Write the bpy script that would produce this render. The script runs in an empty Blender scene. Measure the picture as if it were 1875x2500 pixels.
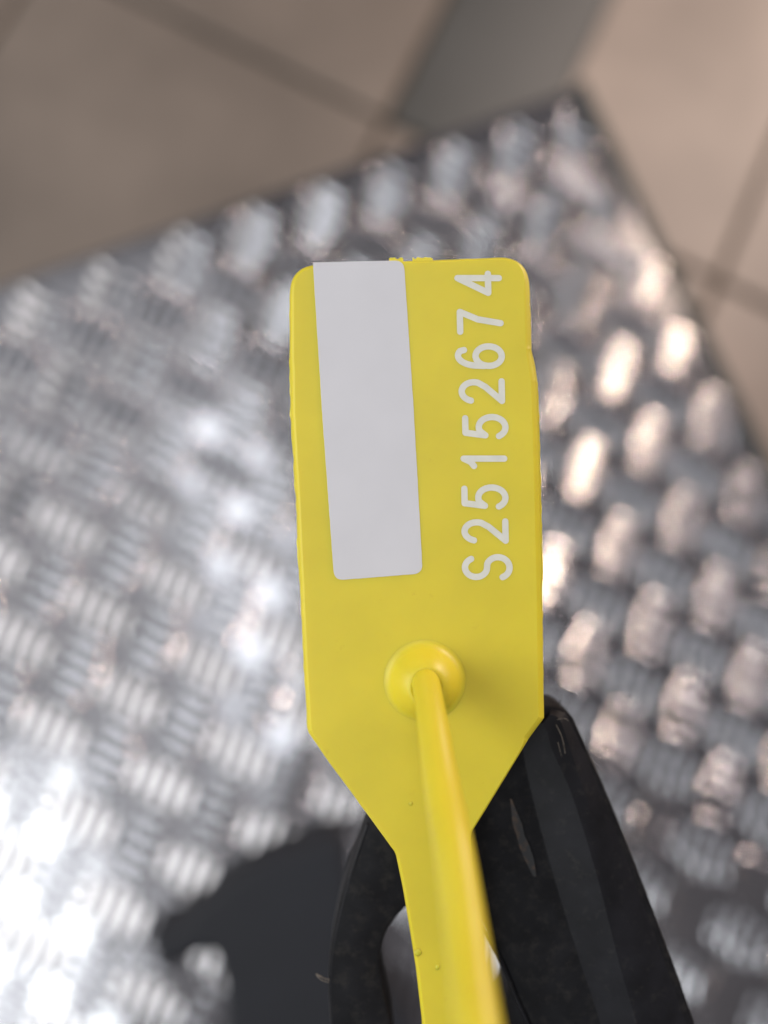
import bpy, bmesh, math, random
import numpy as np
from mathutils import Vector, Matrix
random.seed(7); rng = np.random.default_rng(7)
S = bpy.context.scene; COL = S.collection
# ---------------------------------------------------------------- camera
FPX, CX, CY = 1800.0, 937.5, 1250.0
CAM_Z, PLATE_Z = 0.555, 0.255
n = Vector((0.09, 0.13, 1.0)).normalized()
e1 = Vector((0, 1, 0)).cross(n).normalized(); e2 = n.cross(e1)
M = Matrix((e1, e2, n))                       # camera axes -> world axes
CAM = Vector((0, 0, CAM_Z))
cd = bpy.data.cameras.new('camera'); cam = bpy.data.objects.new('camera', cd); COL.objects.link(cam)
cam.matrix_world = Matrix.Translation(CAM) @ M.to_4x4()
cd.sensor_width = 36; cd.sensor_height = 36; cd.sensor_fit = 'AUTO'; cd.lens = FPX/2500*36
cd.clip_start = 0.003; cd.clip_end = 50
cd.dof.use_dof = True; cd.dof.focus_distance = 0.0665; cd.dof.aperture_fstop = 8.0
S.camera = cam
S.view_settings.view_transform = 'Standard'; S.view_settings.look = 'None'
S.view_settings.exposure = 0.0; S.view_settings.gamma = 1.0
S.cycles.max_bounces = 8
S.cycles.use_denoising = True
S.cycles.sample_clamp_indirect = 6

def ray(px, py): return M @ Vector(((px-CX)/FPX, -(py-CY)/FPX, -1.0))
def onz(px, py, z):                           # where a sight line meets the level z
    r = ray(px, py); return CAM + r*((z-CAM_Z)/r.z)
def mirrored(px, py, H):                      # where the tread plate's mirror image of a pixel lies at height H
    P = onz(px, py, PLATE_Z); r = ray(px, py)
    return P + Vector((r.x, r.y, -r.z))*((H-PLATE_Z)/(-r.z))

# ---------------------------------------------------------------- world and lamps
W = bpy.data.worlds.new('World'); S.world = W; W.use_nodes = True
bg = W.node_tree.nodes['Background']; bg.inputs[0].default_value = (0.97, 0.93, 0.97, 1); bg.inputs[1].default_value = 0.14
def area(name, loc, target, sx, sy, power, col, spin=0.0):
    L = bpy.data.lights.new(name, 'AREA'); L.shape = 'RECTANGLE'; L.size = sx; L.size_y = sy
    L.energy = power; L.color = col
    o = bpy.data.objects.new(name, L); COL.objects.link(o)
    o.location = loc
    o.rotation_euler = ((Vector(target)-Vector(loc)).to_track_quat('-Z', 'Y').to_matrix() @ Matrix.Rotation(spin, 3, 'Z')).to_euler()
    return o
TGT = onz(1000, 1300, PLATE_Z)
pa, pb = mirrored(520, 520, 1.30), mirrored(800, 1640, 1.30)
d = pb-pa; SPIN = math.atan2(d.y, d.x)-math.pi/2
def down(name, p, sx, sy, power, col):
    o = area(name, p, p-Vector((0, 0, 1)), sx, sy, power, col); o.rotation_euler = (0, 0, SPIN); return o
# big window, seen as the white patch low on the left of the plate
down('window_light', mirrored(10, 2180, 1.25), 0.28, 0.70, 3.2, (0.93, 0.98, 1.0))
# narrow unseen lamp, shaped to reflect as the pale band across the plate
down('band_fill', (pa+pb)/2, 0.20, d.length*0.95, 1.1, (0.90, 0.95, 1.0))
# unseen fill panel added overhead to lift the plate's left half to grey
pc = mirrored(290, 1000, 1.32); pd = mirrored(620, 1180, 1.32)
cg = area('overhead_fill', pc, pc-Vector((0, 0, 1)), 0.74, 1.70, 1.6, (0.93, 0.96, 1.0)); cg.rotation_euler = (0, 0, math.atan2(d.y, d.x)-math.pi/2)
# broad soft light from the left wall
area('left_window', (-1.4, 0.05, 1.05), (0, 0, 0.45), 1.1, 1.1, 13.5, (1.0, 0.98, 0.94))
# warm lamps beyond the far right corner
uu = Vector((0.884, -0.468, 0))
def slim(name, p, sx, sy, power, col):       # lamp facing the plate, its long side along the ribs' direction
    o = area(name, p, TGT, sx, sy, power, col); z = (p-TGT).normalized(); x = (uu-z*uu.dot(z)).normalized(); y = z.cross(x)
    o.rotation_euler = Matrix((x, y, z)).transposed().to_euler(); return o
slim('room_glow', Vector((1.22, 0.83, 0.78)), 1.0, 0.055, 6.5, (1.0, 0.86, 0.82))
slim('warm_lamp', Vector((0.93, 0.99, 0.78)), 0.15, 0.05, 8.5, (1.0, 0.76, 0.58))
Ls = bpy.data.lights.new('floor_spot', 'SPOT'); Ls.energy = 33; Ls.color = (1.0, 0.83, 0.77); Ls.shadow_soft_size = 0.05
Ls.spot_size = math.radians(34); Ls.spot_blend = 0.6
so = bpy.data.objects.new('floor_spot', Ls); COL.objects.link(so)
so.location = (0.75, 0.75, 1.1)
so.rotation_euler = (onz(1980, 420, 0)-so.location).to_track_quat('-Z', 'Y').to_euler()

# ---------------------------------------------------------------- materials
def mat(name, col, rough=0.5, metal=0.0, var=0.0, vscale=30, bump=0.0, bscale=200, **kw):
    m = bpy.data.materials.new(name); m.use_nodes = True; t = m.node_tree; b = t.nodes['Principled BSDF']
    b.inputs['Base Color'].default_value = (*col, 1); b.inputs['Roughness'].default_value = rough
    b.inputs['Metallic'].default_value = metal
    for k, v in kw.items(): b.inputs[k].default_value = v
    tc = t.nodes.new('ShaderNodeTexCoord')
    if var:
        nz = t.nodes.new('ShaderNodeTexNoise'); nz.inputs['Scale'].default_value = vscale; nz.inputs['Detail'].default_value = 6
        t.links.new(tc.outputs['Object'], nz.inputs['Vector'])
        rp = t.nodes.new('ShaderNodeMapRange'); rp.inputs[3].default_value = 1-var; rp.inputs[4].default_value = 1+var
        rp.inputs[1].default_value = 0.3; rp.inputs[2].default_value = 0.7
        t.links.new(nz.outputs['Fac'], rp.inputs[0])
        mx = t.nodes.new('ShaderNodeVectorMath'); mx.operation = 'SCALE'; mx.inputs[0].default_value = col
        t.links.new(rp.outputs[0], mx.inputs['Scale']); t.links.new(mx.outputs[0], b.inputs['Base Color'])
    if bump:
        nb = t.nodes.new('ShaderNodeTexNoise'); nb.inputs['Scale'].default_value = bscale; nb.inputs['Detail'].default_value = 4
        t.links.new(tc.outputs['Object'], nb.inputs['Vector'])
        bp = t.nodes.new('ShaderNodeBump'); bp.inputs['Strength'].default_value = 1.0; bp.inputs['Distance'].default_value = bump
        t.links.new(nb.outputs['Fac'], bp.inputs['Height']); t.links.new(bp.outputs[0], b.inputs['Normal'])
    return m
def sss(m, w, radius, scale):
    b = m.node_tree.nodes['Principled BSDF']
    b.inputs['Subsurface Weight'].default_value = w; b.inputs['Subsurface Radius'].default_value = radius
    b.inputs['Subsurface Scale'].default_value = scale
    return m
M_yel = sss(mat('yellow_plastic', (0.81, 0.67, 0.045), 0.42, var=0.05, vscale=120, bump=0.00001, bscale=2500), 0.5, (1.0, 0.75, 0.12), 0.0010)
M_white = mat('white_print', (0.73, 0.71, 0.74), 0.55, var=0.02, vscale=200)
M_digit = mat('white_marking', (0.80, 0.78, 0.70), 0.5, var=0.06, vscale=900)
M_floor = mat('floor_tile', (0.205, 0.172, 0.148), 0.55, var=0.24, vscale=7, bump=0.0003, bscale=60)
M_dark = mat('dark_floor_strip', (0.07, 0.073, 0.072), 0.5, var=0.1, vscale=9)
M_grout = mat('grout', (0.075, 0.06, 0.045), 0.9, var=0.15, vscale=40)
M_plate = mat('aluminium', (0.49, 0.48, 0.50), 0.15, 1.0, var=0.10, vscale=25, bump=0.00005, bscale=60)
M_edge = mat('grimy_edge', (0.05, 0.055, 0.05), 0.6, 0.3, var=0.2)
M_trim = mat('dark_edging', (0.055, 0.06, 0.056), 0.55, 0.0, var=0.2, vscale=60)
M_black = mat('black_plastic', (0.012, 0.012, 0.014), 0.62, var=0.35, vscale=300, bump=0.00003, bscale=900, **{'Specular IOR Level': 0.12})
M_rib = mat('black_plastic_rib', (0.012, 0.012, 0.015), 0.5, var=0.35, vscale=300, bump=0.00002, bscale=900, **{'Specular IOR Level': 0.22})
def dusty(m, scale, lo, hi, col):                   # pale dust and rub marks in uneven patches
    t = m.node_tree; b = t.nodes['Principled BSDF']; src = b.inputs['Base Color'].links[0].from_socket
    tc = t.nodes.new('ShaderNodeTexCoord'); a = t.nodes.new('ShaderNodeTexNoise'); a.inputs['Scale'].default_value = scale; a.inputs['Detail'].default_value = 8
    a.inputs['Roughness'].default_value = 0.7
    t.links.new(tc.outputs['Object'], a.inputs['Vector'])
    f = t.nodes.new('ShaderNodeMapRange'); f.inputs[1].default_value = lo; f.inputs[2].default_value = hi; t.links.new(a.outputs['Fac'], f.inputs[0])
    mx = t.nodes.new('ShaderNodeMix'); mx.data_type = 'RGBA'; mx.inputs[7].default_value = (*col, 1)
    t.links.new(f.outputs[0], mx.inputs[0]); t.links.new(src, mx.inputs[6]); t.links.new(mx.outputs[2], b.inputs['Base Color'])
dusty(M_black, 700, 0.5, 1.0, (0.05, 0.045, 0.04)); dusty(M_rib, 900, 0.55, 1.0, (0.05, 0.047, 0.043))
dusty(M_yel, 500, 0.62, 0.95, (0.62, 0.42, 0.03))
M_slate = mat('dark_slate', (0.011, 0.013, 0.019), 0.7, var=0.15, vscale=30)
M_rust = mat('rust_smear', (0.012, 0.012, 0.015), 0.6)
t_ = M_rust.node_tree; n1 = t_.nodes.new('ShaderNodeTexNoise'); n1.inputs['Scale'].default_value = 900; n1.inputs['Detail'].default_value = 5
tc_ = t_.nodes.new('ShaderNodeTexCoord'); t_.links.new(tc_.outputs['Object'], n1.inputs['Vector'])
cr = t_.nodes.new('ShaderNodeValToRGB'); cr.color_ramp.elements[0].position = 0.46; cr.color_ramp.elements[1].position = 0.70
cr.color_ramp.elements[0].color = (0.012, 0.012, 0.014, 1); cr.color_ramp.elements[1].color = (0.085, 0.042, 0.02, 1)
t_.links.new(n1.outputs['Fac'], cr.inputs[0]); t_.links.new(cr.outputs[0], t_.nodes['Principled BSDF'].inputs['Base Color'])
M_lint = mat('lint', (0.03, 0.025, 0.02), 0.9)
M_dust = mat('grey_scuff', (0.16, 0.14, 0.12), 0.9, var=0.5, vscale=3000)

# ---------------------------------------------------------------- helpers
def mesh(name, verts, faces, m, parent=None, smooth=True, loc=None):
    me = bpy.data.meshes.new(name); me.from_pydata([tuple(v) for v in verts], [], faces); me.update()
    bm = bmesh.new(); bm.from_mesh(me); bmesh.ops.recalc_face_normals(bm, faces=bm.faces); bm.to_mesh(me); bm.free()
    if smooth: me.polygons.foreach_set('use_smooth', [True]*len(me.polygons))
    me.materials.append(m)
    o = bpy.data.objects.new(name, me); COL.objects.link(o)
    if parent: o.parent = parent
    if loc: o.location = loc
    return o
def autosmooth(o, ang=35):
    if ang >= 180: return
    me = o.data
    bm = bmesh.new(); bm.from_mesh(me)
    for e in bm.edges:
        e.smooth = not (len(e.link_faces) == 2 and e.calc_face_angle(0) > math.radians(ang))
    bm.to_mesh(me); bm.free()
def tag(o, label=None, cat=None, group=None, kind=None):
    for k, v in (('label', label), ('category', cat), ('group', group), ('kind', kind)):
        if v: o[k] = v
def catmull(P, per=8, closed=False):
    P = [np.array(p, float) for p in P]; N = len(P); out = []
    for i in range(N if closed else N-1):
        g = (lambda k: P[k % N]) if closed else (lambda k: P[min(max(k, 0), N-1)])
        p0, p1, p2, p3 = g(i-1), g(i), g(i+1), g(i+2)
        for s in range(per):
            t = s/per
            out.append(0.5*((2*p1)+(-p0+p2)*t+(2*p0-5*p1+4*p2-p3)*t*t+(-p0+3*p1-3*p2+p3)*t**3))
    if not closed: out.append(P[-1])
    return out
def dense(P, step):                                 # straight closed outline, evenly subdivided
    out = []; N = len(P)
    for i in range(N):
        a, b = np.array(P[i], float), np.array(P[(i+1) % N], float); k = max(1, int(np.linalg.norm(b-a)/step))
        for s in range(k): out.append(a+(b-a)*s/k)
    return out
def fillet(P, R):                                   # closed polygon with rounded corners, R per corner
    out = []; N = len(P)
    for i in range(N):
        p = np.array(P[i], float); a = np.array(P[i-1], float); b = np.array(P[(i+1) % N], float)
        r = R[i] if isinstance(R, (list, tuple)) else R
        if r <= 0: out.append(p); continue
        u = (a-p)/np.linalg.norm(a-p); v = (b-p)/np.linalg.norm(b-p)
        half = math.acos(max(-1, min(1, u@v)))/2; t = r/math.tan(half)
        A, B = p+u*t, p+v*t
        for s in range(9):
            q = s/8; out.append((1-q)**2*A+2*q*(1-q)*p+q*q*B)
    return out
def offset(P, d):                                   # closed outline moved along its outward normals
    P = np.array(P); ar = 0.5*np.sum(P[:, 0]*np.roll(P[:, 1], -1)-np.roll(P[:, 0], -1)*P[:, 1])
    T = np.roll(P, -1, 0)-np.roll(P, 1, 0); L = np.linalg.norm(T, axis=1, keepdims=True); L[L == 0] = 1; T = T/L
    Nn = np.stack([T[:, 1], -T[:, 0]], 1)*(1 if ar > 0 else -1)
    d = np.asarray(d); d = d[:, None] if d.ndim else d
    return P+Nn*d
def slab(rings):                                    # stacked rings [(outline, z)], capped top and bottom
    V = []; Fs = []; N = len(rings[0][0])
    for P, z in rings:
        for i, p in enumerate(P): V.append((p[0], p[1], z[i] if hasattr(z, '__len__') else z))
    for k in range(len(rings)-1):
        for i in range(N):
            j = (i+1) % N; Fs.append((k*N+i, k*N+j, (k+1)*N+j, (k+1)*N+i))
    Fs.append(tuple(range(N))); Fs.append(tuple(range((len(rings)-1)*N, len(rings)*N)))
    return V, Fs
def cap_fix(o):                                     # clean, flat-shaded triangulation of the concave caps
    bm = bmesh.new(); bm.from_mesh(o.data)
    caps = [f for f in bm.faces if len(f.verts) > 4]; loops = [[e for e in f.edges] for f in caps]
    bmesh.ops.delete(bm, geom=caps, context='FACES_ONLY')
    rim = []
    for es in loops:
        bmesh.ops.triangle_fill(bm, use_beauty=True, edges=es); rim += es
    bmesh.ops.recalc_face_normals(bm, faces=bm.faces)
    for f in bm.faces:
        f.smooth = abs(f.normal.z) < 0.9999
    bm.to_mesh(o.data); bm.free(); return
    bmesh.ops.triangulate(bm, faces=[f for f in bm.faces if len(f.verts) > 4], ngon_method='EAR_CLIP')
    bmesh.ops.remove_doubles(bm, verts=bm.verts, dist=1e-7)
    for f in bm.faces:
        if abs(f.normal.z) > 0.99999 or max(e.calc_length() for e in f.edges) > 0.003: f.smooth = False
    bm.to_mesh(o.data); bm.free()

# ---------------------------------------------------------------- floor
mA = onz(941, 291, 0)                               # crossing of two grout lines
d1 = (onz(1094, 27, 0)-onz(908, 391, 0)).normalized(); d2 = Vector((d1.y, -d1.x, 0))
TILE, GR = 0.305, 0.006
def fpt(a, b, z): p = mA+d2*a+d1*b; return (p.x, p.y, z)
mesh('floor_base', [(-6, -6, -0.004), (6, -6, -0.004), (6, 6, -0.004), (-6, 6, -0.004)], [(0, 1, 2, 3)], M_grout)
tag(bpy.data.objects['floor_base'], kind='structure')
V = []; F = []; mats = []
def tile(a0, a1, b0, b1, mi, z=0.0):
    s = len(V); c = 0.0015
    for (x0, x1, y0, y1, zz) in ((a0, a1, b0, b1, -0.004), (a0, a1, b0, b1, z-c), (a0+c, a1-c, b0+c, b1-c, z)):
        V.extend([fpt(x0, y0, zz), fpt(x1, y0, zz), fpt(x1, y1, zz), fpt(x0, y1, zz)])
    for k in (0, 4):
        for i in range(4): F.append((s+k+i, s+k+(i+1) % 4, s+k+4+(i+1) % 4, s+k+4+i)); mats.append(mi)
    F.append((s+8, s+9, s+10, s+11)); mats.append(mi)
for i in range(-6, 6):
    for j in range(-6, 6):
        a0, a1, b0, b1 = i*TILE+GR/2, (i+1)*TILE-GR/2, j*TILE+GR/2, (j+1)*TILE-GR/2
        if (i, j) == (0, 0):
            tile(a0, a0+0.122, b0, b1, 1); tile(a0+0.1225, a1, b0, b1, 0)  # one tile split into a darker grey strip and a plain remainder
        else: tile(a0, a1, b0, b1, 0)
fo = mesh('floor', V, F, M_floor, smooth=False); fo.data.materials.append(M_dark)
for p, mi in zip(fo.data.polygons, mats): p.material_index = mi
tag(fo, kind='structure')
bpy.data.objects['floor_base'].name = 'grout_bed'

# ---------------------------------------------------------------- tread plate
k = 1875/1659
Pc = onz(1330*k, 800*k, PLATE_Z)                    # centre of one quintet
a_v = Vector((0, 0, 0)); b_v = Vector((0, 0, 0))
q1, q2 = onz(1185*k, 490*k, PLATE_Z), onz(1540*k, 1310*k, PLATE_Z); a_v = (q2-q1)/5
q3 = onz(1465*k, 755*k, PLATE_Z); q4 = onz(1190*k, 860*k, PLATE_Z); b_v = (q3-q4)/2
a_d = a_v.normalized(); b_perp = Vector((-a_d.y, a_d.x, 0))
if b_perp.dot(b_v) < 0: b_perp = -b_perp
pit = (a_v.length+b_v.length)/2
print('pitch', a_v.length, b_v.length, math.degrees(a_v.angle(b_v)))
a_v = a_d*a_v.length; b_v = b_perp*b_v.length
U = (a_v+b_v)/2; Vv = (a_v-b_v)/2
r0, r1 = onz(1430, 215, PLATE_Z), onz(1905, 1180, PLATE_Z); edr = (r1-r0).normalized()
b0_, b1_ = onz(60, 672, PLATE_Z), onz(1400, 212, PLATE_Z); edb = (b0_-b1_).normalized()
def isect(p, u, q, v):
    den = u.x*v.y-u.y*v.x; w = q-p; t = (w.x*v.y-w.y*v.x)/den; return p+u*t
C0 = isect(r0, edr, b0_, edb)
C1 = C0+edr*0.75; C3 = C0+edb*0.70; C2 = C1+edb*0.70
quad = [C0, C1, C2, C3]
plate = bpy.data.objects.new('tread_plate', None); COL.objects.link(plate); plate.location = (C0.x, C0.y, 0)
tag(plate, 'silver tread plate step of raised five bar pattern standing on the tiled floor', 'tread plate')
def rel(p, z): return (p.x-C0.x, p.y-C0.y, z)
cen = sum(quad, Vector())/4
def ins(p, d): w = (cen-p); return p+edr*d*(1 if w.dot(edr) > 0 else -1)+edb*d*(1 if w.dot(edb) > 0 else -1)
V = []; F = []
levels = [([ins(q, 0.0022) for q in quad], PLATE_Z), ([ins(q, 0.0006) for q in quad], PLATE_Z-0.0007), (quad, PLATE_Z-0.0022), (quad, PLATE_Z-0.045)]
for qs, z in levels: V += [rel(q, z) for q in qs]
F.append((0, 1, 2, 3))
for L_ in range(3):
    for i in range(4): j = (i+1) % 4; F.append((L_*4+i, L_*4+j, L_*4+4+j, L_*4+4+i))
NL, NW = 12, 8
def bar(c, u, v, L_, Wd, H):
    s = len(V)
    for i in range(NL+1):
        t = -1+2*i/NL; w = Wd*(1-abs(t)**3.6)+1e-5
        for j in range(NW+1):
            r = -1+2*j/NW
            h = H*(1-r*r)*(1-t**8)
            p = c+u*(t*L_)+v*(r*w); V.append(rel(p, PLATE_Z+0.00002+h))
    for i in range(NL):
        for j in range(NW):
            q = s+i*(NW+1)+j; F.append((q, q+1, q+NW+2, q+NW+1))
def inside(p, m):
    w = p-C0
    den = edr.x*edb.y-edr.y*edb.x
    x = (w.x*edb.y-w.y*edb.x)/den; y = (edr.x*w.y-edr.y*w.x)/den
    return m < x < 0.75-m and m < y < 0.70-m
lens = [0.34, 0.44, 0.49, 0.44, 0.34]
for i in range(-22, 23):
    for j in range(-22, 23):
        for kind in (0, 1):
            c = Pc+a_v*i+b_v*j+(U if kind else Vector((0, 0, 0)))
            if not inside(c, -0.03): continue
            r = ray(0, 0)
            # keep what lies in or just beyond the view
            rc = M.transposed() @ (c-CAM); px = CX-rc.x/rc.z*FPX; py = CY+rc.y/rc.z*FPX
            if not (-500 < px < 2400 and -200 < py < 3000): continue
            ax, tr = (U, Vv) if kind == 0 else (Vv, U)
            au, tv = ax.normalized(), tr.normalized()
            for m_ in range(5):
                cc = c+tr*((m_-2)*0.246)
                L_ = ax.length*lens[m_]*0.95
                e_a, e_b = cc+au*L_, cc-au*L_
                if not (inside(e_a, 0.002) and inside(e_b, 0.002)): 
                    if inside(cc, 0.008): L_ *= 0.5
                    else: continue
                    if not (inside(cc+au*L_, 0.003) and inside(cc-au*L_, 0.003)): continue
                bar(cc, au, tv, L_, tr.length*0.112, 0.00095*random.uniform(0.85, 1.1))
me = mesh('plate_sheet', V, F, M_plate, plate); autosmooth(me, 60)
# dark edging strip along the sheet's back and right edges
V = []; F = []; EW = 0.0042
for p0, p1, q in ((C0, C1, edb),):
    st = len(V); off = 0.0001 if q is edb else 0.0003
    for p in (p0-(p1-p0).normalized()*0.0008, p1):
        for w_, z in ((-0.0009, PLATE_Z-0.012), (-0.0008, PLATE_Z+0.0004), (0.0, PLATE_Z+0.0012+off), (EW*0.8, PLATE_Z+0.0012+off), (EW, PLATE_Z+0.00005)): V.append(rel(p+q*w_, z))
    for a in range(4): F.append((st+a, st+a+1, st+5+a+1, st+5+a))
mesh('edge_trim', V, F, M_trim, plate, smooth=False)
# folded body under the sheet
V = []; F = []
for d_, z in ((0.004, PLATE_Z-0.010), (0.004, 0.0)): V += [rel(ins(q, d_), z) for q in quad]
for i in range(4): j = (i+1) % 4; F.append((i, j, 4+j, 4+i))
F.append((0, 1, 2, 3)); mesh('step_body', V, F, M_edge, plate, smooth=False)

# ---------------------------------------------------------------- low dark slate shape with a side tab on the plate
ZD = PLATE_Z+0.022
out = [(850, 2045), (800, 2040), (740, 2062), (640, 2098), (560, 2150), (480, 2215), (430, 2255), (372, 2280), (362, 2300), (382, 2368), (400, 2380), (470, 2345), (512, 2335), (532, 2375), (545, 2440), (550, 2540), (552, 2760), (1030, 2760), (1060, 2640), (1000, 2480), (952, 2400), (905, 2330), (872, 2240), (860, 2120)]
O0 = onz(750, 2400, ZD)
pts = [(lambda q: (q.x-O0.x, q.y-O0.y))(onz(x, y, ZD)) for x, y in out]
pts = catmull(pts, 4, True)
hgt = ZD-PLATE_Z-0.0016
R = [(offset(pts, -0.0035), hgt), (offset(pts, -0.0012), hgt-0.0008), (offset(pts, 0), hgt-0.0035), (offset(pts, 0), 0.0)]
V, F = slab(R)
dk = mesh('dark_shape', V, F, M_slate, None, True, (O0.x, O0.y, PLATE_Z+0.0015)); cap_fix(dk); autosmooth(dk, 50)
tag(dk, 'blurred dark slate shape with stubby side tab lying flat on the tread plate', 'clip')

# ---------------------------------------------------------------- things held near the lens: their own plane
def frame(name, D, px, py):                         # an Empty lying in a plane at distance D, parallel to the seal's face
    o = bpy.data.objects.new(name, None); COL.objects.link(o)
    c = Vector(((px-CX)/FPX*D, -(py-CY)/FPX*D, -D))
    o.matrix_world = Matrix.Translation(CAM+M @ c) @ M.to_4x4()
    def loc(x, y, up=0.0):                          # sight line at height `up` above that plane
        dd = D-up
        return ((x-CX)/FPX*dd-c.x, -(y-CY)/FPX*dd-c.y, up)
    return o, loc
# ---- black bracket
DB = 0.0715
br, bl = frame('bracket', DB, 1250, 2300)
tag(br, 'black plastic bracket with a teardrop eyelet behind the yellow seal', 'bracket')
outer = [(1250, 1700), (1335, 1721), (1368, 1727), (1396, 1748), (1415, 1785), (1480, 1930), (1560, 2128), (1640, 2338), (1702, 2510), (1800, 2800), (1850, 2960),
         (820, 2960), (815, 2700), (806, 2520), (800, 2410), (806, 2315), (832, 2190), (868, 2090), (902, 1995), (960, 1860), (1080, 1730), (1160, 1695)]
hole = [(1085, 2175), (1140, 2200), (1180, 2262), (1220, 2345), (1240, 2405), (1232, 2450), (1200, 2485), (1160, 2540), (1120, 2620), (1040, 2680), (975, 2620), (955, 2500), (938, 2420), (930, 2345), (944, 2280), (985, 2225), (1030, 2185)]
po = catmull([bl(x, y)[:2] for x, y in outer], 6, True)
ph = catmull([bl(x, y)[:2] for x, y in hole], 8, True)
def ring_solid(name, po, ph, zt, zb, bev, m, parent):
    V = []; F = []
    NO, NH = len(po), len(ph)
    lo = [(offset(po, -bev), zt), (offset(po, -bev*0.3), zt-bev*0.3), (offset(po, 0), zt-bev), (offset(po, 0), zb)]
    lh = [(offset(ph, bev), zt), (offset(ph, bev*0.3), zt-bev*0.3), (offset(ph, 0), zt-bev), (offset(ph, 0), zb)]
    idx = []
    for L_ in (lo, lh):
        N = len(L_[0][0]); st = len(V); idx.append((st, N))
        for P, z in L_: V += [(p[0], p[1], z) for p in P]
        for kk in range(3):
            for i in range(N):
                j = (i+1) % N; F.append((st+kk*N+i, st+kk*N+j, st+(kk+1)*N+j, st+(kk+1)*N+i))
    me = bpy.data.meshes.new(name); bm = bmesh.new()
    vs = [bm.verts.new(v) for v in V]
    for f in F: bm.faces.new([vs[i] for i in f])
    bm.edges.ensure_lookup_table()
    for lvl in (0, 3):
        es = []
        for st, N in idx:
            for i in range(N):
                e = bm.edges.get((vs[st+lvl*N+i], vs[st+lvl*N+(i+1) % N])); es.append(e)
        bmesh.ops.triangle_fill(bm, use_beauty=True, edges=es)
    bmesh.ops.recalc_face_normals(bm, faces=bm.faces)
    for f in bm.faces: f.smooth = True
    bm.to_mesh(me); bm.free(); me.materials.append(m)
    o = bpy.data.objects.new(name, me); COL.objects.link(o); o.parent = parent; autosmooth(o, 40)
    return o
ring_solid('body', po, ph, 0.0, -0.0045, 0.0005, M_black, br)
# raised channel rail on the right arm: lofted through its edge lines
def line(P, N=40):
    c = catmull(P, 10); idx = np.linspace(0, len(c)-1, N)
    return [c[int(round(i))] for i in idx]
Ls_ = [  # (polyline in the picture, height above the bracket's plane)
    ([(1345, 1730), (1372, 1735), (1396, 1762), (1474, 1932), (1552, 2130), (1632, 2340), (1694, 2512), (1830, 2900)], -0.0002),
    ([(1342, 1745), (1362, 1752), (1378, 1785), (1425, 1930), (1490, 2130), (1558, 2340), (1608, 2512), (1725, 2900)], 0.0010),
    ([(1325, 1765), (1338, 1790), (1348, 1830), (1398, 1945), (1458, 2140), (1510, 2345), (1558, 2512), (1670, 2900)], 0.0012),
    ([(1290, 1775), (1300, 1810), (1312, 1850), (1350, 1960), (1410, 2145), (1472, 2345), (1528, 2512), (1640, 2900)], 0.0006),
    ([(1250, 1780), (1258, 1830), (1262, 1870), (1280, 1985), (1318, 2150), (1380, 2350), (1432, 2512), (1540, 2900)], -0.0004),
    ([(1230, 1785), (1236, 1840), (1240, 1880), (1256, 2000), (1294, 2160), (1352, 2355), (1404, 2515), (1505, 2900)], -0.0007)]
V = []; F = []; NN = 40
for P, h in Ls_:
    for p in line(P, NN): V.append(bl(p[0], p[1], h))
for r_ in range(len(Ls_)-1):
    for i in range(NN-1): q = r_*NN+i; F.append((q, q+1, q+NN+1, q+NN))
rl = mesh('rail', V, F, M_rib, br); autosmooth(rl, 19)
# raised lip round the eyelet
lip = [bl(x, y, 0.0002) for x, y in [(1130, 2215), (1165, 2252), (1200, 2305), (1234, 2372), (1262, 2440), (1296, 2515), (1345, 2640)]]
def tube(P, R, nseg=10, cap=True, flat=1.0):
    P = [Vector(p) for p in P]; V = []; F = []
    up = Vector((0, 0, 1))
    for i, p in enumerate(P):
        t = (P[min(i+1, len(P)-1)]-P[max(i-1, 0)]).normalized()
        s = t.cross(up); s = s.normalized() if s.length > 1e-6 else Vector((1, 0, 0)); w = s.cross(t).normalized()
        r = R[i] if hasattr(R, '__len__') else R
        for q in range(nseg):
            a = 2*math.pi*q/nseg; V.append(p+s*(math.cos(a)*r)+w*(math.sin(a)*r*flat))
    for i in range(len(P)-1):
        for q in range(nseg): a = i*nseg+q; b = i*nseg+(q+1) % nseg; F.append((a, b, b+nseg, a+nseg))
    if cap: F.append(tuple(range(nseg))); F.append(tuple(range((len(P)-1)*nseg, len(P)*nseg)))
    return V, F
V, F = tube(catmull(lip, 8), 0.00022, 8); mesh('eyelet_lip', V, F, M_rib, br)
lft = [bl(x, y, -0.0002) for x, y in [(899, 2010), (872, 2090), (842, 2190), (815, 2315), (809, 2410), (815, 2520), (826, 2700)]]
V, F = tube(catmull(lft, 8), 0.00018, 8); mesh('moulding_seam', V, F, M_rib, br)
# rust coloured smear, thin patch on the rail
def patch(name, P, m, h, parent, wob=0.00004):
    pts_ = catmull([bl(x, y, h)[:2] for x, y in P], 5, True)
    V, F = slab([(offset(pts_, -0.00002), h+0.00003), (pts_, h)]); o = mesh(name, V, F, m, parent); cap_fix(o); return o
V = []; F = []
sm = [(1247, 1950, 2), (1256, 1985, 7), (1263, 2012, 12), (1271, 2040, 10), (1280, 2065, 13), (1291, 2095, 12), (1306, 2140, 4)]
for x, y, w in sm: V += [bl(x-w, y, 0.00012), bl(x+w, y, 0.00022)]
for i in range(len(sm)-1): F.append((2*i, 2*i+1, 2*i+3, 2*i+2))
ru = mesh('rust_smear', V, F, M_rust, br)
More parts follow.
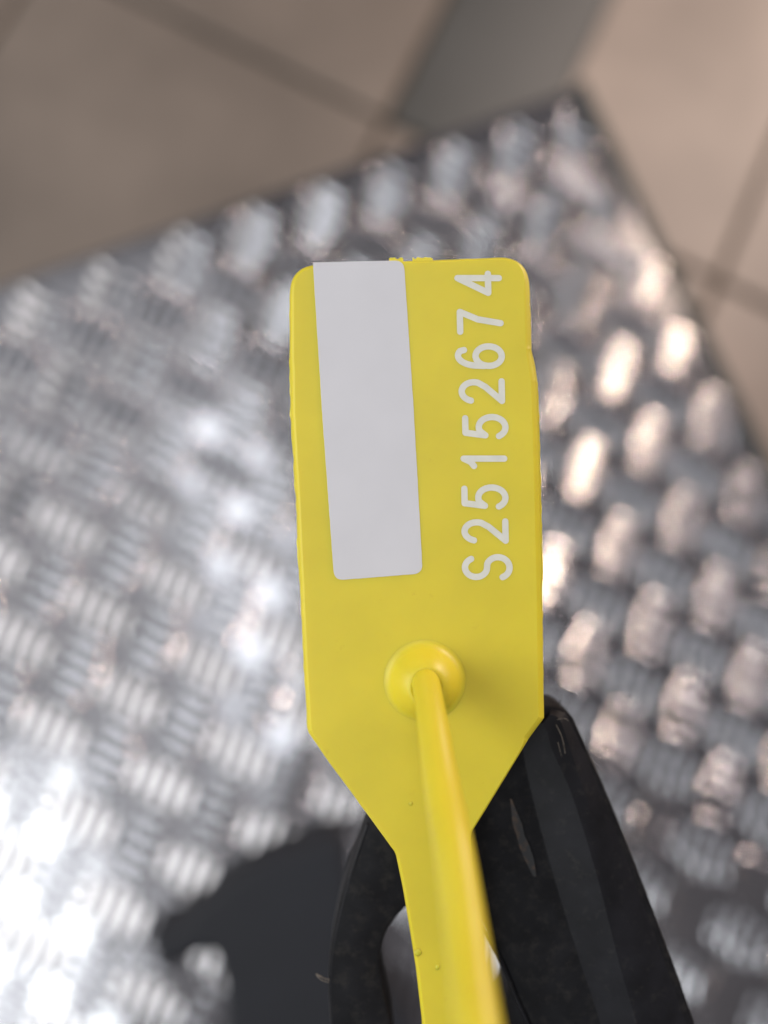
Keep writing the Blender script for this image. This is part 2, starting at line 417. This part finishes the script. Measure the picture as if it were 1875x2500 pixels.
# lint fibre on the tip, and a burr on the left edge
li = catmull([bl(x, y, 0.0003) for x, y in [(1364, 1728), (1362, 1720), (1367, 1715), (1369, 1708)]], 5)
V, F = tube(li, 0.00004, 6); mesh('lint_fibre', V, F, M_lint, br)
li = catmull([bl(x, y, 0.0001) for x, y in [(804, 2392), (790, 2388), (772, 2378), (784, 2392), (802, 2398)]], 4)
V, F = tube(li, 0.00006, 6); mesh('edge_burr', V, F, M_dust, br)
for kk, (P, w) in enumerate([([(1358, 1770), (1372, 1800), (1380, 1840)], 0.00004), ([(1362, 1812), (1372, 1850), (1382, 1878)], 0.00003), ([(1360, 1757), (1378, 1754), (1388, 1760)], 0.000035)]):
    V, F = tube(catmull([bl(x, y, 0.00112) for x, y in P], 6), w, 6, True, 0.5); mesh('scuff', V, F, M_dust, br)

# ---- yellow security seal
DS = 0.0665; TH = 0.0011
sl, sp = frame('security_seal', DS, 1030, 2300)
tag(sl, 'yellow plastic security seal with blank white panel, white number and round strap', 'security seal')
flag = [(706, 645), (1294, 622), (1300, 850), (1313, 930), (1319, 1120), (1327, 1450), (1331, 1757), (1292, 1810), (1150, 2042), (1158, 2200), (1180, 2400), (1210, 2700), (1040, 2700), (1031, 2500), (1016, 2370), (1000, 2270), (985, 2180), (966, 2088), (800, 1862), (750, 1790), (741, 1640), (732, 1450), (722, 1230), (709, 1010), (708, 910), (706, 870)]
rad = [72, 76, 6, 8, 0, 0, 14, 18, 40, 30, 0, 0, 0, 0, 40, 40, 40, 60, 30, 26, 0, 0, 0, 0, 0, 5]
fp = fillet(flag, rad)
fp = dense(fp, 9)
P = np.array([sp(x, y)[:2] for x, y in fp]); fpx = np.array(fp)
N = len(P)
# moulding flash: a ragged thin fin along the long edges
rag = np.zeros(N)
for i, (x, y) in enumerate(fpx):
    if (x > 1290 or x < 760) and 700 < y < 1790: rag[i] = max(0, rng.normal(0.35, 0.5))*0.00009
    if x > 1290 and 870 < y < 1420: rag[i] += 0.00010
    if x < 740 and 880 < y < 1400: rag[i] += max(0, rng.normal(0.3, 0.5))*0.00012
sm_ = (np.roll(rag, 1)+rag*2+np.roll(rag, -1))/4
soft = rng.normal(0, 1, N); soft = (np.roll(soft, 1)+soft+np.roll(soft, -1))/3*0.000012
iw = np.where(fpx[:, 0] > 1290, 0.00062, np.where(fpx[:, 0] < 765, 0.00042, 0.00026))
for _ in range(6): iw = (np.roll(iw, 1)+iw+np.roll(iw, -1))/3
R = [(offset(P, -iw), 0.0), (offset(P, -iw*0.72+soft), -0.00007), (offset(P, -iw*0.3+soft), -0.00022), (offset(P, -iw*0.06+soft), -0.00040),
     (offset(P, soft), -TH*0.62), (offset(P, 0.00003+sm_), -TH*0.70), (offset(P, 0.00003+sm_), -TH*0.78), (offset(P, 0), -TH*0.86), (offset(P, -0.0002), -TH)]
V, F = slab(R); fl = mesh('flag', V, F, M_yel, sl); cap_fix(fl); autosmooth(fl, 50)
# white panel
wp = fillet([(764, 641), (986, 636), (1010, 1000), (1032, 1400), (816, 1417), (786, 1000)], [6, 24, 0, 24, 24, 0])
wp = dense(wp, 12)
Pw = np.array([sp(x, y)[:2] for x, y in wp]); Pw = Pw+rng.normal(0, 0.000006, Pw.shape)
V, F = slab([(offset(Pw, -0.00002), 0.00004), (Pw, 0.00003), (Pw, -0.0003)]); o = mesh('white_panel', V, F, M_white, sl); cap_fix(o)
# serial number, strokes as rounded bars; reads from the bottom up
def arc(cx, cy, rx, ry, a0, a1, nn=14):
    return [(cx+rx*math.cos(math.radians(a0+(a1-a0)*i/nn)), cy+ry*math.sin(math.radians(a0+(a1-a0)*i/nn))) for i in range(nn+1)]
G = {   # glyphs in a unit box, x right, y up
 'S': [arc(.5, .745, .42, .245, 25, 180, 12)+arc(.5, .745, .42, .245, 180, 262, 6)[1:]+arc(.5, .255, .46, .255, 82, -90, 14)[1:]+arc(.5, .255, .46, .255, -90, -158, 6)[1:]],
 '2': [arc(.5, .70, .44, .30, 165, -20, 14)+[(.72, .42), (.06, .02), (.98, .02)]],
 '5': [[(.90, .99), (.22, .99), (.10, .50), (.20, .57)]+arc(.48, .33, .48, .33, 112, -150, 18)],
 '1': [[(.12, .74), (.40, .82), (.62, .99), (.62, 0)]],
 '6': [[(.78, .86)]+arc(.52, .55, .46, .45, 62, 180, 12)+[(.05, .40)]+arc(.5, .30, .45, .30, 168, 20, 10)+arc(.5, .30, .45, .30, 20, -192, 20)[1:]],
 '7': [[(.04, .98), (.97, .98), (.62, .55), (.44, 0)]],
 '4': [[(.78, 0), (.78, .99), (.06, .26), (.99, .26)]],
}
boxes = [('S', 1134, 1244, 1358, 1413), ('2', 1134, 1236, 1272, 1323), ('5', 1133, 1234, 1188, 1240), ('1', 1131, 1231, 1106, 1142),
         ('5', 1135, 1234, 1016, 1068), ('2', 1127, 1227, 930, 982), ('6', 1118, 1225, 843, 896), ('7', 1121, 1222, 760, 812), ('4', 1116, 1218, 668, 718)]
SW = 7.7*DS/FPX
def stroke(pl, w, z1):                              # flat print: one round-ended piece per segment
    V = []; F = []; pl = [np.array(p) for p in pl]
    for a, b in zip(pl[:-1], pl[1:]):
        t = (b-a)/np.linalg.norm(b-a); nn = np.array([-t[1], t[0]]); s = len(V)
        for ang in np.linspace(0, math.pi, 11): q = b+w*(nn*math.cos(ang)+t*math.sin(ang)); V.append((q[0], q[1], z1))
        for ang in np.linspace(0, math.pi, 11): q = a-w*(nn*math.cos(ang)+t*math.sin(ang)); V.append((q[0], q[1], z1))
        F.append(tuple(range(s+21, s-1, -1))); z1 += 2e-7
    return V, F
V = []; F = []
for q, (ch, x0, x1, y0, y1) in enumerate(boxes):
    for st in G[ch]:
        pl = []
        for gx, gy in st:
            x = x1-gy*(x1-x0); y = y1-gx*(y1-y0); x += (y-(y0+y1)/2)*0.02
            pl.append(sp(x, y)[:2])
        v, f = stroke(pl, SW, 0.000012)
        s = len(V); V += v; F += [tuple(i+s for i in ff) for ff in f]
o = mesh('serial_number', V, F, M_digit, sl, smooth=False)
# pin socket: rounded collar with a bore
cxp, cyp = 1037, 1662
c0 = sp(cxp, cyp); prof = [(0.0045, -0.00006), (0.0040, 0.00004), (0.0036, 0.0003), (0.0033, 0.0008), (0.0030, 0.0014), (0.0026, 0.0020), (0.0021, 0.0025), (0.0017, 0.00275), (0.00138, 0.00275), (0.00125, 0.0024), (0.0012, 0.0010), (0.0012, -0.0002)]
V = []; F = []; ns = 48
for r_, h in [(a*0.88, b) if a > 0.0013 else (a, b) for a, b in prof]:
    for q in range(ns): a = 2*math.pi*q/ns; V.append((c0[0]+r_*math.cos(a), c0[1]+r_*math.sin(a), h))
for i in range(len(prof)-1):
    for q in range(ns): F.append((i*ns+q, i*ns+(q+1) % ns, (i+1)*ns+(q+1) % ns, (i+1)*ns+q))
F.append(tuple(range((len(prof)-1)*ns, len(prof)*ns)))
mesh('pin_socket', V, F, M_yel, sl)
# strap: round tail that leaves the socket, comes forward and runs down
path = [(1036, 1660, 0.0002, 1.22), (1037, 1662, 0.0020, 1.22), (1043, 1684, 0.0038, 1.22), (1055, 1757, 0.0066, 1.25), (1078, 1911, 0.0108, 1.38), (1106, 2065, 0.0150, 1.42), (1136, 2270, 0.0190, 1.42), (1156, 2423, 0.0220, 1.42), (1172, 2540, 0.0240, 1.42), (1192, 2720, 0.0265, 1.42), (1205, 2900, .029, 1.42)]
cc = catmull([(*sp(x, y, h), r_*0.001) for x, y, h, r_ in path], 8)
V, F = tube([c[:3] for c in cc], [c[3] for c in cc], 24); mesh('strap', V, F, M_yel, sl)
# gate marks on the top edge
V = []; F = []
def blob(x0, x1, y0, y1, z, amp):
    xs = np.linspace(x0, x1, 9); pp = [(x0, y1)]+[(x, y0+rng.uniform(0, amp)) for x in xs]+[(x1, y1)]
    pts_ = [sp(x, y)[:2] for x, y in pp]
    V, F = slab([(pts_, z), (pts_, z-0.0003)]); o = mesh('gate_mark', V, F, M_yel, sl); cap_fix(o)
blob(950, 985, 622, 650, -0.0006, 6); blob(1008, 1058, 620, 650, -0.0007, 7)
# small nicks and burrs on the faces
def nub(x, y, r_, h, up=0.0):
    c = sp(x, y, up); bm = bmesh.new(); bmesh.ops.create_icosphere(bm, subdivisions=2, radius=1)
    for v in bm.verts: v.co = Vector((v.co.x*r_*random.uniform(.8, 1.2)+c[0], v.co.y*r_*random.uniform(.8, 1.2)+c[1], v.co.z*h+c[2]))
    me = bpy.data.meshes.new('moulding_nub'); bm.to_mesh(me); bm.free(); me.materials.append(M_yel)
    for p in me.polygons: p.use_smooth = True
    o = bpy.data.objects.new('moulding_nub', me); COL.objects.link(o); o.parent = sl
nub(1003, 1962, 0.00018, 0.00008); nub(1068, 2361, 0.00026, 0.00010); nub(1020, 2325, 0.00034, 0.00010)
